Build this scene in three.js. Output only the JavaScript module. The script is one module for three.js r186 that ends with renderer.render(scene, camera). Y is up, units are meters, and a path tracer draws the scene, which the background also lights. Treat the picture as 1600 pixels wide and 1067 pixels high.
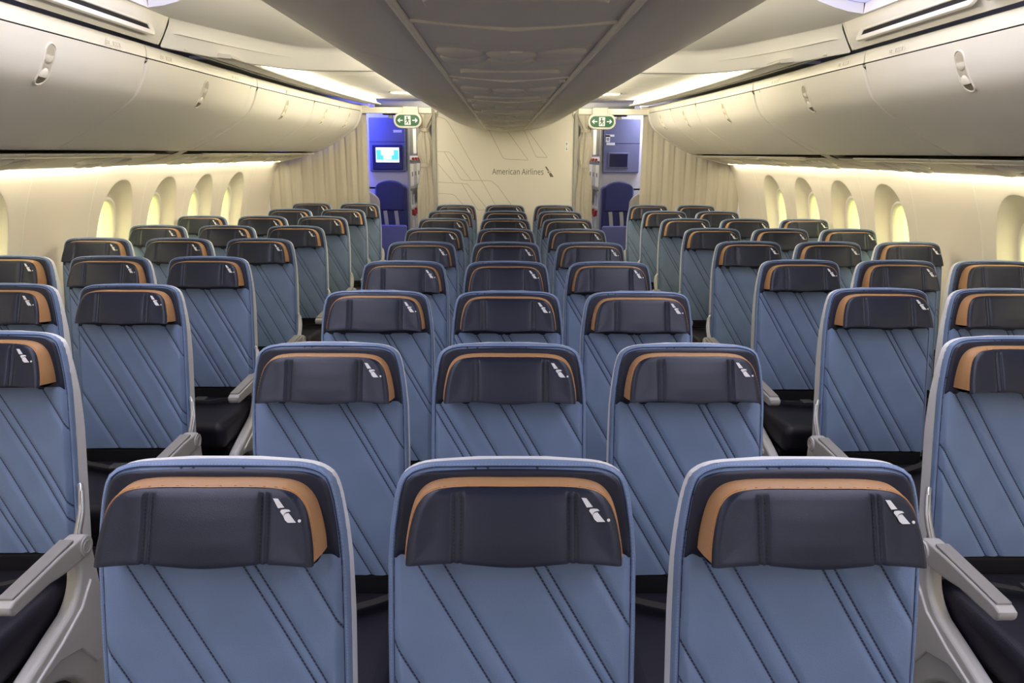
import * as THREE from 'three';
import { RectAreaLightUniformsLib } from 'three/addons/lights/RectAreaLightUniformsLib.js';
import { RoundedBoxGeometry } from 'three/addons/geometries/RoundedBoxGeometry.js';
import { mergeGeometries } from 'three/addons/utils/BufferGeometryUtils.js';
import { ImprovedNoise } from 'three/addons/math/ImprovedNoise.js';

// ---------------------------------------------------------------- camera, sky, lights, exposure
const scene = new THREE.Scene();
const camera = new THREE.PerspectiveCamera(2 * Math.atan(533.5 / 1140) * 180 / Math.PI, 1600 / 1067, 0.05, 80);
camera.position.set(-0.018, 1.683, 0);
camera.rotation.order = 'YXZ';
camera.rotation.set(-Math.atan(295 / 1140), -0.01305, 0.0063);
const renderer = new THREE.WebGLRenderer({ antialias: true });
renderer.toneMapping = THREE.LinearToneMapping;
renderer.toneMappingExposure = 2.05;
renderer.shadowMap.enabled = true;
scene.background = new THREE.Color().setRGB(2.5, 2.45, 1.4);   // bright overcast light outside the windows
RectAreaLightUniformsLib.init();
const WARM = [1, 0.9, 0.66], SOFT = [1, 0.94, 0.8], COOL = [0.97, 0.95, 1], VIOLET = [0.11, 0.13, 1];
const POWER = { cove: 11, wall: 8.5, rear: 8.5, back: 33, sky: 2.0, blue: 76, lavender: 38, galley: 21, lamp: 42 };

// ---------------------------------------------------------------- helpers
let seed = 7;
const rnd = () => { seed = (seed * 1664525 + 1013904223) >>> 0; return seed / 4294967296; };
const noise = new ImprovedNoise();
const used = {};
const numbered = (n) => { const k = used[n] = (used[n] ?? -1) + 1; return k ? `${n}_${String(k).padStart(3, '0')}` : n; };
const clamp = (x, a, b) => Math.min(b, Math.max(a, x));
const sm = (a, b, x) => { const t = clamp((x - a) / (b - a), 0, 1); return t * t * (3 - 2 * t); };
const lerp = (a, b, t) => a + (b - a) * t;
function table(rows, x) {
  if (x <= rows[0][0]) return rows[0][1];
  for (let i = 1; i < rows.length; i++) if (x <= rows[i][0]) return lerp(rows[i - 1][1], rows[i][1], (x - rows[i - 1][0]) / (rows[i][0] - rows[i - 1][0]));
  return rows[rows.length - 1][1];
}
function tag(o, label, category, group) { o.userData = { label, category }; if (group) o.userData.group = group; return o; }
function thing(name, label, category, pos = [0, 0, 0], group) {
  const o = new THREE.Group(); o.name = numbered(name); o.position.set(...pos); scene.add(o); return tag(o, label, category, group);
}
function part(name, geo, mat, parent, label) {
  const g = Array.isArray(geo) ? mergeGeometries(geo.map(clean)) : geo;
  const m = new THREE.Mesh(g, mat); m.name = parent === scene ? numbered(name) : name; m.castShadow = m.receiveShadow = true; parent.add(m);
  if (label) m.userData.label = label;
  return m;
}
function clean(g) { let h = g.index ? g.toNonIndexed() : g; for (const k of Object.keys(h.attributes)) if (!['position', 'normal', 'uv'].includes(k)) h.deleteAttribute(k); if (!h.attributes.uv) h.setAttribute('uv', new THREE.BufferAttribute(new Float32Array(h.attributes.position.count * 2), 2)); return h; }
function struct(name, geo, mat) { const m = part(name, geo, mat, scene); m.userData.kind = 'structure'; return m; }
function structGroup(name) { const g = new THREE.Group(); g.name = numbered(name); g.userData.kind = 'structure'; scene.add(g); return g; }
const box = (w, h, d, x = 0, y = 0, z = 0, r = 0) => (r ? new RoundedBoxGeometry(w, h, d, 3, r) : new THREE.BoxGeometry(w, h, d)).translate(x, y, z);
function gridGeo(nu, nv, fn, uvf) {                       // fn(i / nu, j / nv) -> [x, y, z]
  const P = [], U = [], I = [];
  for (let j = 0; j <= nv; j++) for (let i = 0; i <= nu; i++) { const p = fn(i / nu, j / nv); P.push(...p); U.push(...(uvf ? uvf(i / nu, j / nv, p) : [i / nu, j / nv])); }
  for (let j = 0; j < nv; j++) for (let i = 0; i < nu; i++) { const a = j * (nu + 1) + i, b = a + 1, c = a + nu + 1, d = c + 1; I.push(a, b, d, a, d, c); }
  const g = new THREE.BufferGeometry(); g.setAttribute('position', new THREE.Float32BufferAttribute(P, 3)); g.setAttribute('uv', new THREE.Float32BufferAttribute(U, 2)); g.setIndex(I); g.computeVertexNormals(); return g;
}
function extrude(pts, depth, bevel = 0.004, seg = 2) {    // closed outline [x, y] extruded along z, centred
  const s = Array.isArray(pts) ? new THREE.Shape(pts.map((p) => new THREE.Vector2(...p))) : pts;
  const g = new THREE.ExtrudeGeometry(s, { depth: Math.max(0.0005, depth - 2 * bevel), bevelEnabled: bevel > 0, bevelSize: bevel, bevelThickness: bevel, bevelOffset: -bevel, bevelSegments: seg, curveSegments: 16 });
  return g.translate(0, 0, -Math.max(0.0005, depth - 2 * bevel) / 2);
}
function roundRect(w, h, r) {
  const s = new THREE.Shape(), x = w / 2, y = h / 2;
  s.moveTo(-x + r, -y); s.lineTo(x - r, -y); s.absarc(x - r, -y + r, r, -Math.PI / 2, 0); s.lineTo(x, y - r); s.absarc(x - r, y - r, r, 0, Math.PI / 2);
  s.lineTo(-x + r, y); s.absarc(-x + r, y - r, r, Math.PI / 2, Math.PI); s.lineTo(-x, -y + r); s.absarc(-x + r, -y + r, r, Math.PI, Math.PI * 1.5); return s;
}
function tube(pts, r, n = 24, radial = 8) { return new THREE.TubeGeometry(new THREE.CatmullRomCurve3(pts.map((p) => new THREE.Vector3(...p)), false, 'centripetal'), n, r, radial); }
function ribbon(pts, w, th, across, n = 24) {             // flat strap along a curve
  const c = new THREE.CatmullRomCurve3(pts.map((p) => new THREE.Vector3(...p))), A = new THREE.Vector3(...across).normalize();
  const sec = [[-w / 2, -th / 2], [w / 2, -th / 2], [w / 2, th / 2], [-w / 2, th / 2], [-w / 2, -th / 2]];
  return gridGeo(4, n, (a, b) => {
    const p = c.getPoint(b), t = c.getTangent(b), s = A.clone().addScaledVector(t, -A.dot(t)).normalize(), u = new THREE.Vector3().crossVectors(t, s), k = sec[Math.round(a * 4)];
    return [p.x + s.x * k[0] + u.x * k[1], p.y + s.y * k[0] + u.y * k[1], p.z + s.z * k[0] + u.z * k[1]];
  });
}
const shift = (Z) => Z < 4.6 ? 0.16 : 0.16 * (1 - Math.min(1, (Z - 4.6) / 3.45) ** 2);   // the cabin narrows towards its far end
function prism(profile, Z0, Z1, side, { nz = 6, bevel = 0, sh = shift } = {}) {           // closed [x, h] outline swept along the cabin, with end caps
  const n = profile.length, nor = profile.map((p, i) => { const a = profile[(i + n - 1) % n], b = profile[(i + 1) % n], dx = b[0] - a[0], dy = b[1] - a[1], l = Math.hypot(dx, dy) || 1; return [dy / l, -dx / l]; });
  let area = 0; profile.forEach((p, i) => { const q = profile[(i + 1) % n]; area += p[0] * q[1] - q[0] * p[1]; });
  const sg = area > 0 ? 1 : -1, rings = [];
  if (bevel) { rings.push([Z0, bevel], [Z0 + bevel * 0.35, bevel * 0.35], [Z0 + bevel, 0]); } else rings.push([Z0, 0]);
  for (let k = 1; k < nz; k++) rings.push([lerp(Z0 + bevel, Z1 - bevel, k / nz), 0]);
  if (bevel) { rings.push([Z1 - bevel, 0], [Z1 - bevel * 0.35, bevel * 0.35], [Z1, bevel]); } else rings.push([Z1, 0]);
  const at = (i, [Z, ins]) => [side * (profile[i][0] - sg * nor[i][0] * ins + sh(Z)), profile[i][1] - sg * nor[i][1] * ins, -Z];
  const body = gridGeo(n, rings.length - 1, (a, b) => at(Math.round(a * n) % n, rings[Math.round(b * (rings.length - 1))]));
  const faces = THREE.ShapeUtils.triangulateShape(profile.map((p) => new THREE.Vector2(...p)), []);
  const caps = [rings[0], rings[rings.length - 1]].map((r) => { const P = []; for (const f of faces) for (const i of f) P.push(...at(i, r)); const g = new THREE.BufferGeometry(); g.setAttribute('position', new THREE.Float32BufferAttribute(P, 3)); g.computeVertexNormals(); return g; });
  return mergeGeometries([body, ...caps].map(clean));
}
function spline(pts, n) { const c = new THREE.SplineCurve(pts.map((p) => new THREE.Vector2(...p))); return c.getPoints(n).map((p) => [p.x, p.y]); }

// ---------------------------------------------------------------- textures and materials
function dataTex(w, h, fn, { srgb = false, repeat } = {}) {
  const d = new Uint8Array(w * h * 4);
  for (let y = 0; y < h; y++) for (let x = 0; x < w; x++) { const c = fn(x, y), k = (y * w + x) * 4; if (typeof c === 'number') d[k] = d[k + 1] = d[k + 2] = clamp(c, 0, 1) * 255; else { d[k] = clamp(c[0], 0, 1) * 255; d[k + 1] = clamp(c[1], 0, 1) * 255; d[k + 2] = clamp(c[2], 0, 1) * 255; } d[k + 3] = 255; }
  const t = new THREE.DataTexture(d, w, h); t.magFilter = THREE.LinearFilter; t.minFilter = THREE.LinearFilter; if (srgb) t.colorSpace = THREE.SRGBColorSpace;
  t.wrapS = t.wrapT = THREE.RepeatWrapping; if (repeat) t.repeat.set(...repeat); t.needsUpdate = true; return t;
}
function canvasTex(w, h, draw) { const c = document.createElement('canvas'); c.width = w; c.height = h; draw(c.getContext('2d'), w, h); const t = new THREE.CanvasTexture(c); t.colorSpace = THREE.SRGBColorSpace; return t; }
const std = (hex, roughness, o = {}) => new THREE.MeshStandardMaterial({ color: hex, roughness, side: THREE.DoubleSide, ...o });
const grain = dataTex(256, 256, (x, y) => 0.5 + 0.5 * noise.noise(x * 0.35, y * 0.35, 1) * 0.6 + 0.3 * noise.noise(x * 0.9, y * 0.9, 4));
const fine = dataTex(256, 256, () => 0.5 + (rnd() - 0.5) * 0.5);
const M = {
  cream: std('#eeeae0', 0.45), bin: std('#efebe1', 0.42), wall: std('#eae2d4', 0.55), ceiling: std('#f3f1ec', 0.6), label: std('#efeadc', 0.4),
  under: std('#cfc8b8', 0.5), lens: std('#ddd7ca', 0.4), plate: std('#bdb6a4', 0.45), well: std('#8b8470', 0.5), centre: std('#e2dccf', 0.5, { bumpMap: fine, bumpScale: 0.0002 }), rail: std('#f0ead8', 0.4), dark: std('#0c0b0a', 0.8), gap: std('#15120e', 0.9),
  shell: std('#f3f4f6', 0.35), frame: std('#d9d8d4', 0.38), arm: std('#c3c1bc', 0.42), armPad: std('#9d9b96', 0.55), buckle: std('#6a6864', 0.4, { metalness: 0.6 }), metal: std('#b9b9b7', 0.3, { metalness: 0.7 }),
  navy: std('#1e2436', 0.38, { bumpMap: grain, bumpScale: 0.0004 }), tan: std('#bb8e60', 0.5, { bumpMap: grain, bumpScale: 0.0003 }), black: std('#14141b', 0.6, { bumpMap: grain, bumpScale: 0.0004 }), cushion: std('#211f29', 0.5, { bumpMap: grain, bumpScale: 0.0005 }),
  belt: std('#3a3632', 0.75, { bumpMap: fine, bumpScale: 0.0004 }), white: std('#f4f4f2', 0.5), stitch: std('#d79a5c', 0.7),
  module: std('#74789a', 0.5), moduleDark: std('#5a5f88', 0.5), liner: std('#d9d8de', 0.6), jump: std('#2b3168', 0.5, { bumpMap: grain, bumpScale: 0.0004 }), jumpPan: std('#6d72a4', 0.5), strap: std('#a9a6a2', 0.7),
  galley: std('#b9b7ad', 0.45), galleyDark: std('#6e6c62', 0.5), red: std('#a01820', 0.45), steel: std('#c8c7c2', 0.3, { metalness: 0.6 }), screenOff: std('#14183f', 0.15), bezel: std('#1c2358', 0.4),
  partition: std('#a9a69a', 0.6), hangar: std('#d9d6b4', 0.8), hangarDark: std('#8f8c6c', 0.8), apron: std('#b5b2a5', 0.9),
  glass: new THREE.MeshPhysicalMaterial({ color: '#f4f6e8', roughness: 0.03, transmission: 1, thickness: 0, ior: 1.45, side: THREE.DoubleSide }),
};
M.carpet = std('#2a282a', 0.95, { map: dataTex(512, 512, (x, y) => { const n = 0.10 + 0.10 * rnd() + (rnd() > 0.93 ? 0.22 : 0) + 0.05 * noise.noise(x / 30, y / 30, 2); return [n * 1.05, n, n * 1.02]; }, { srgb: true, repeat: [8, 20] }), color: '#ffffff' });
const curtainWeave = dataTex(256, 256, (x, y) => 0.5 + 0.2 * Math.sin(x * 1.6) * Math.sin(y * 1.6) + 0.3 * noise.noise(x / 9, y / 9, 3));
M.curtain = std('#bdb6a6', 0.85, { bumpMap: curtainWeave, bumpScale: 0.0006 });
function glow(rgb, k) { return new THREE.MeshStandardMaterial({ color: '#ffffff', emissive: new THREE.Color().setRGB(...rgb), emissiveIntensity: k, roughness: 0.6, side: THREE.DoubleSide }); }

// a lamp strip: a glowing bar from A to B with a rect light of its size in front, shining along dir
function stripLight(parent, A, B, dir, width, rgb, power, glowing = 1.2, name = 'light_strip') {
  const a = new THREE.Vector3(...A), b = new THREE.Vector3(...B), d = new THREE.Vector3(...dir).normalize(), along = b.clone().sub(a), L = along.length(), mid = a.clone().add(b).multiplyScalar(0.5); along.normalize();
  d.addScaledVector(along, -d.dot(along)).normalize();
  const up = new THREE.Vector3().crossVectors(d, along).normalize();
  const g = box(L, width, 0.012), m = part(name, g, glow(rgb, glowing), parent), basis = new THREE.Matrix4().makeBasis(along, up, along.clone().cross(up));
  m.quaternion.setFromRotationMatrix(basis); m.position.copy(mid); m.castShadow = false;
  const l = new THREE.RectAreaLight(new THREE.Color().setRGB(...rgb), power, L, width);
  l.position.copy(mid).addScaledVector(d, 0.012); l.up.copy(up); l.lookAt(l.position.clone().add(d)); scene.add(l);
}

// ---------------------------------------------------------------- the setting: floor, shell, walls with windows
const ZB = 8.05;                                               // the bulkhead and curtain line
struct('floor', box(6.2, 0.12, 15, 0, -0.06, -3.8), M.carpet);
{
  const half = [[2.63, 1.63], [2.94, 1.63], [2.9, 1.9], [2.5, 2.36], [1.8, 2.66], [0.9, 2.8], [0, 2.84]], o = half.map((p) => p);
  const inner = [...half, ...half.slice(0, -1).reverse().map(([x, h]) => [-x, h])], outer = inner.map(([x, h]) => [x * 1.03, h + 0.06]).reverse();
  struct('ceiling', prism([...inner, ...outer], -3.3, 11.3, 1, { sh: () => 0, nz: 2 }), M.ceiling);
}
struct('wall_back', box(6.2, 3, 0.1, 0, 1.45, -11.25), M.liner);
struct('wall_front', box(6.2, 3, 0.1, 0, 1.45, 3.3), M.cream);
for (const s of [-1, 1]) struct(s < 0 ? 'wall_galley_left' : 'wall_galley_right', box(0.12, 2.9, 3.2, s * 2.62, 1.4, -9.7), M.liner);

const WALL = [[0, 2.52], [0.3, 2.585], [0.6, 2.61], [0.85, 2.60], [1.05, 2.588], [1.25, 2.545], [1.4, 2.498], [1.52, 2.45], [1.63, 2.39]];
const wallCurve = new THREE.SplineCurve(WALL.map(([h, x]) => new THREE.Vector2(h, x))), WP = wallCurve.getPoints(60).map((p) => [p.x, p.y]);
const wallX = (h) => table(WP, h);
function loop(cz, ch, a, b, e, th) { const c = Math.cos(th), s = Math.sin(th); const r = (Math.abs(c / a) ** e + Math.abs(s / b) ** e) ** (-1 / e); return [cz + r * c, ch + r * s]; }
const blank = (k) => k === 0 || k >= 5 || k < -1;             // panels without a window
for (const side of [-1, 1]) {
  const wall = structGroup(side < 0 ? 'wall_left' : 'wall_right');
  for (let k = -11; k <= 5; k++) {
    const Z0 = 4.14 + 0.675 * k, Z1 = k === 5 ? ZB + 0.05 : 4.14 + 0.675 * (k + 1), zc = (Z0 + Z1) / 2, g0 = 0.0035;
    const P = (Z, h, d) => [side * (wallX(h) + shift(Z) + d), h, -Z];
    if (blank(k)) {
      part('wall_panel', mergeGeometries([gridGeo(6, 24, (a, b) => P(lerp(Z0 + g0, Z1 - g0, a), 1.63 * b, 0)), gridGeo(6, 12, (a, b) => P(lerp(Z0, Z1, a), 1.63 * b, 0.2))].map(clean)), M.wall, wall);
    } else {
      const angs = []; for (let i = 0; i < 72; i++) angs.push(i / 72 * Math.PI * 2);
      for (const [z, h] of [[Z0, 0], [Z1, 0], [Z0, 1.63], [Z1, 1.63]]) angs.push((Math.atan2(h - 1.1, z - zc) + Math.PI * 2) % (Math.PI * 2));
      angs.sort((a, b) => a - b); angs.push(angs[0] + Math.PI * 2);
      const rect = (th, ins) => { const c = Math.cos(th), s = Math.sin(th), hw = (Z1 - Z0) / 2 - ins, r = Math.min(hw / Math.max(1e-6, Math.abs(c)), (s > 0 ? 0.53 : 1.1) / Math.max(1e-6, Math.abs(s))); return [zc + r * c, 1.1 + r * s]; };
      const arch = (th, k2) => loop(zc, 1.11, 0.222 + k2, 0.375 + k2, 2.35, th), win = (th, k2) => loop(zc, 1.1, 0.158 + k2, 0.24 + k2, 2.6, th);
      const rings = [];
      for (let i = 0; i <= 9; i++) rings.push((th) => { const r = rect(th, g0), a = arch(th, 0.004); return [lerp(r[0], a[0], i / 9), lerp(r[1], a[1], i / 9), 0]; });
      rings.push((th) => [...arch(th, 0.001), 0.002], (th) => [...arch(th, -0.001), 0.006]);
      for (let i = 1; i <= 10; i++) rings.push((th) => { const a = arch(th, -0.003), w = win(th, 0.026), t = i / 10; return [lerp(a[0], w[0], t), lerp(a[1], w[1], t), 0.008 + 0.092 * Math.sin(t * Math.PI / 2) ** 1.1]; });
      const back = [(th) => [...win(th, 0.02), 0.2], (th) => [...rect(th, 0), 0.2]];
      const mk = (R) => gridGeo(angs.length - 1, R.length - 1, (a, b) => { const q = R[Math.round(b * (R.length - 1))](angs[Math.round(a * (angs.length - 1))]); return P(q[0], q[1], q[2]); });
      part('wall_panel', mergeGeometries([mk(rings), mk(back)].map(clean)), M.wall, wall);
      const w = structGroup('window'); w.name = `window_${side < 0 ? 'left' : 'right'}_${k + 2}`;
      const fr = [(th) => [...win(th, 0.03), 0.101], (th) => [...win(th, 0.022), 0.09], (th) => [...win(th, 0.012), 0.088], (th) => [...win(th, 0.002), 0.095], (th) => [...win(th, 0), 0.115], (th) => [...win(th, 0.004), 0.16], (th) => [...win(th, 0.015), 0.205]];
      part('window_frame', mk(fr), M.cream, w);
      const pane = (d) => mk([(th) => [...win(th, 0.004), d], (th) => [...win(th, -0.07), d], (th) => [zc, 1.1, d]]);
      part('pane', pane(0.118), M.glass, w);
      part('pane', pane(0.19), M.glass, w);
    }
    if (k > -3) { // bright joint bead between two panels
      part('panel_joint', gridGeo(2, 24, (a, b) => { const p = P(Z0 + (a - 0.5) * 0.016, 1.63 * b, -0.002 * (a === 0.5 ? 1 : 0)); return p; }), M.label, wall);
    }
  }
  // warm wash lights along the top of the window panels
  const lamp = structGroup(`trim_${side < 0 ? 1 : 2}`);
  for (const [a, b] of [[-3, 0.8], [0.8, 4.6], [4.6, 6.4], [6.4, 7.95]]) stripLight(lamp, [side * (2.375 + shift(a)), 1.588, -a], [side * (2.375 + shift(b)), 1.585, -b], [side * 0.35, -1, 0], 0.035, WARM, POWER.wall);
}
// outside: pale hangar siding seen through the windows
for (const s of [-1, 1]) {
  const h = structGroup(s < 0 ? 'outside_wall_left' : 'outside_wall_right');
  for (let i = 0; i < 9; i++) part('siding_board', box(0.08, 0.42, 26, s * (6 + 0.03 * (i % 2)), -2 + 0.44 * i, -12), i % 2 ? M.hangarDark : M.hangar, h);
  for (let i = 0; i < 8; i++) part('siding_post', box(0.16, 4, 0.14, s * 5.9, 0, -2 - 2.6 * i), M.hangarDark, h);
}

// ---------------------------------------------------------------- ceiling over the aisles
const CEIL = structGroup('ceiling_panels');
const domeH = (x, Z) => { const A = 0.17 * (1 - sm(3.0, 4.72, Z)); return 2.287 + A * sm(1.59, 1.05, x); };
for (const side of [-1, 1]) {
  const stripTop = (Z) => [1.43 + shift(Z), 2.287], endZ = (x) => 4.72 - 1.06 * (clamp((x - 1.05) / 0.55, 0, 1) ** 2.4);
  // strip above the bins that carries the air grilles
  part('ceiling_strip', prism([[1.492, 2.166], [1.465, 2.21], [1.43, 2.287], [1.5, 2.32], [1.6, 2.2]], -3.2, 3.695, side, { nz: 3, bevel: 0.004 }), M.cream, CEIL);
  part('strip_bead', prism([[1.489, 2.166], [1.462, 2.21], [1.427, 2.287], [1.5, 2.32], [1.6, 2.2]], 3.690, 3.712, side, { nz: 1, bevel: 0.004 }), M.label, CEIL);
  // vault: outside the luminous panel's opening and the sloping far end
  const vx0 = 0.70;
  part('ceiling_panel', gridGeo(24, 30, (a, b) => { const x = lerp(vx0, 1.59, a), Z = lerp(3.47, endZ(x), b); return [side * x, domeH(x, Z), -Z]; }), M.ceiling, CEIL);
  part('ceiling_panel', gridGeo(3, 10, (a, b) => { const x = lerp(1.572, 1.59, a), Z = lerp(-3.2, 3.47, b); return [side * x, domeH(x, Z), -Z]; }), M.ceiling, CEIL);
  part('ceiling_panel', gridGeo(3, 10, (a, b) => { const x = lerp(vx0, 0.8, a), Z = lerp(-3.2, 3.47, b); return [side * x, domeH(x, Z), -Z]; }), M.ceiling, CEIL);
  // riser down to the lower ceiling, rounded at its outer end, with a thin lip
  const RS = [[0, 2.287], [0.012, 2.284], [0.024, 2.274], [0.03, 2.26], [0.03, 2.2], [0.028, 2.166], [0.034, 2.16], [0.06, 2.16], [0.066, 2.166], [0.066, 2.235]];
  part('ceiling_riser', gridGeo(40, RS.length - 1, (a, b) => { const k = Math.round(b * (RS.length - 1)), r = RS[k], x0 = lerp(vx0, 1.59, a), z = endZ(x0), top = domeH(x0, z), h = r[1] > 2.25 ? r[1] + (top - 2.287) * (r[1] - 2.25) / 0.037 : r[1], x = lerp(0.73, 1.59 + 0.062 * clamp((2.287 - r[1]) / 0.12, 0, 1), a); return [side * x, h, -(z + r[0])]; }), M.ceiling, CEIL);
  // low flat ceiling towards the galley, with cross joints
  part('ceiling_tile', gridGeo(24, 2, (a, b) => { const x = lerp(0.73, 1.66, a), z = endZ(Math.min(x, 1.59)) + 0.066; return [side * x, 2.226, -lerp(z, 4.79, b)]; }), M.ceiling, CEIL);
  for (let k = 0; k < 4; k++) { const a = 4.79 + 0.9 * k, b = a + 0.894; part('ceiling_tile', box(1.5, 0.02, b - a, side * 1.2, 2.235, -(a + b) / 2, 0.004), M.ceiling, CEIL); }
  part('ceiling_tile', box(2.2, 0.02, 2.4, side * 1.5, 2.26, -10, 0.004), M.ceiling, CEIL);
  // ledge over the bins that hides the warm cove light
  part('ceiling_ledge', prism([[1.5, 2.175], [1.31, 2.158], [1.3, 2.166], [1.31, 2.178], [1.5, 2.2]], 4.15, ZB, side, { nz: 8 }), M.cream, CEIL);
  part('ceiling_ledge', prism([[1.56, 2.2], [1.49, 2.172], [1.44, 2.168], [1.5, 2.21]], 3.9, ZB, side, { nz: 8 }), M.cream, CEIL);
  // luminous ceiling panel over the aisle
  const lp = structGroup(`trim_${side < 0 ? 3 : 4}`);
  part('light_panel', gridGeo(10, 10, (a, b) => { const x = lerp(0.8, 1.572, a), Z = lerp(-3.2, 3.47, b); return [side * x, domeH(x, Z) + 0.045, -Z]; }), new THREE.MeshStandardMaterial({ color: '#a9abe0', emissive: new THREE.Color().setRGB(0.30, 0.31, 0.62), emissiveIntensity: 0.7, roughness: 0.6, side: THREE.DoubleSide }), lp);
  part('panel_reveal', gridGeo(12, 1, (a, b) => { const x = lerp(0.8, 1.572, a); return [side * x, domeH(x, 3.47) + 0.045 * b, -3.47 - 0.004 * b]; }), M.ceiling, lp);
  part('panel_reveal', gridGeo(1, 10, (a, b) => { const Z = lerp(-3.2, 3.47, b); return [side * (1.572 + 0.004 * a), domeH(1.572, Z) + 0.045 * a, -Z]; }), M.ceiling, lp);
  for (const zc of [-2.4, -0.8, 0.8, 2.5]) {
    const l = new THREE.RectAreaLight(new THREE.Color().setRGB(...COOL), POWER.sky, 0.6, 1.5); l.position.set(side * 1.12, 2.44, -zc); l.up.set(0, 0, 1); l.lookAt(side * 1.12, 0, -zc); scene.add(l);
  }
  // coves
  stripLight(lp, [side * 0.69, 2.19, 3], [side * 0.69, 2.19, -4.6], [side * 0.75, 0.66, 0], 0.04, WARM, POWER.cove, 1.2, 'cove_light');
  stripLight(lp, [side * 0.69, 2.19, -4.75], [side * 0.69, 2.19, -7.65], [side * 1, -0.02, 0], 0.035, WARM, POWER.back, 1.2, 'cove_light');
  for (const [a, b] of [[4.7, 6.4], [6.4, 8.0]]) stripLight(lp, [side * (1.345 + shift(a)), 2.2, -a], [side * (1.345 + shift(b)), 2.2, -b], [-side, 0.25, 0], 0.025, WARM, POWER.rear, 1.6, 'cove_light');
}
for (const side of [-1, 1]) {
  const t = thing('ceiling_lamp', `small rectangular lamp in the low ceiling of the ${side < 0 ? 'left' : 'right'} aisle before the galley`, 'lamp', [side * 0.95, 2.222, -7.2], 'lamps in the low ceiling');
  part('lamp_frame', [box(0.26, 0.012, 0.012, 0, 0, 0.055), box(0.26, 0.012, 0.012, 0, 0, -0.055), box(0.012, 0.012, 0.122, 0.124, 0, 0), box(0.012, 0.012, 0.122, -0.124, 0, 0)], M.label, t);
  part('lamp_lens', box(0.24, 0.006, 0.10, 0, 0, 0), glow(SOFT, 1), t);
  const l = new THREE.RectAreaLight(new THREE.Color().setRGB(...SOFT), POWER.lamp, 0.24, 0.1); l.position.set(side * 0.95, 2.214, -7.2); l.up.set(0, 0, 1); l.lookAt(side * 0.75, 1.2, -7.62); scene.add(l);
}
// air grilles: two slotted frames per side on the strip
for (const side of [-1, 1]) for (const [i, Zc] of [[0, 3.14], [1, 2.22]]) {
  const nm = i ? 'second' : 'first';
  const t = thing('air_grille', `slotted cream air grille above the ${side < 0 ? 'left' : 'right'} bins, ${i ? 'nearer one, cut off' : 'farther one, whole'}`, 'air grille', [side * (1.452 + 0.16), 2.218, -Zc], 'air grilles above the bins');
  const hole = roundRect(0.80, 0.024, 0.005), fr = roundRect(0.87, 0.07, 0.028); fr.holes.push(hole);
  const o = new THREE.Group(); const ang = Math.atan2(0.045, 0.11);
  const orient = (g) => { g.rotateY(-side * Math.PI / 2); g.rotateZ(side * -ang * -1 * 0 + side * -0.36); return g; };
  part('grille_frame', orient(extrude(fr, 0.016, 0.004)), M.label, t);
  part('grille_slot', orient(box(0.80, 0.024, 0.003)), M.dark, t);
}

// ---------------------------------------------------------------- overhead bins along the side walls
const DOOR = [...spline([[1.502, 2.092], [1.513, 2.055], [1.535, 1.995], [1.578, 1.928], [1.676, 1.853], [1.79, 1.782], [1.9, 1.722], [1.985, 1.685], [2.01, 1.683]], 30), [2.05, 1.70], [2.05, 1.76], [1.62, 2.092]];
const LABEL = [[1.502, 2.0975], [1.50, 2.13], [1.506, 2.15], [1.53, 2.16], [1.62, 2.16], [1.62, 2.0975]];
const RAIL = [[2.0, 1.664], [2.012, 1.650], [2.06, 1.642], [2.09, 1.668]];
const UNDER = [[2.05, 1.655], [2.12, 1.637], [2.2, 1.618], [2.3, 1.595], [2.38, 1.578], [2.40, 1.60], [2.30, 1.63], [2.1, 1.68]];
const BINS = [[7.255, 8.0, 'farthest, at the curtain'], [6.505, 7.245, 'second from the curtain'], [5.16, 6.495, 'third from the curtain'], [3.605, 5.03, 'beside the end of the vault'], [2.155, 3.595, 'nearest, below the air grilles']];
const iconTex = canvasTex(256, 64, (c) => { c.fillStyle = '#efeadc'; c.fillRect(0, 0, 256, 64); c.fillStyle = '#a49c86'; c.font = 'bold 46px sans-serif'; c.fillText('32', 8, 50); c.fillRect(112, 10, 12, 46); c.strokeStyle = '#a49c86'; c.lineWidth = 4; c.strokeRect(142, 14, 22, 38); c.strokeRect(176, 14, 22, 38); c.fillRect(214, 10, 12, 46); });
const M_icon = std('#ffffff', 0.5, { map: iconTex });
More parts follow.
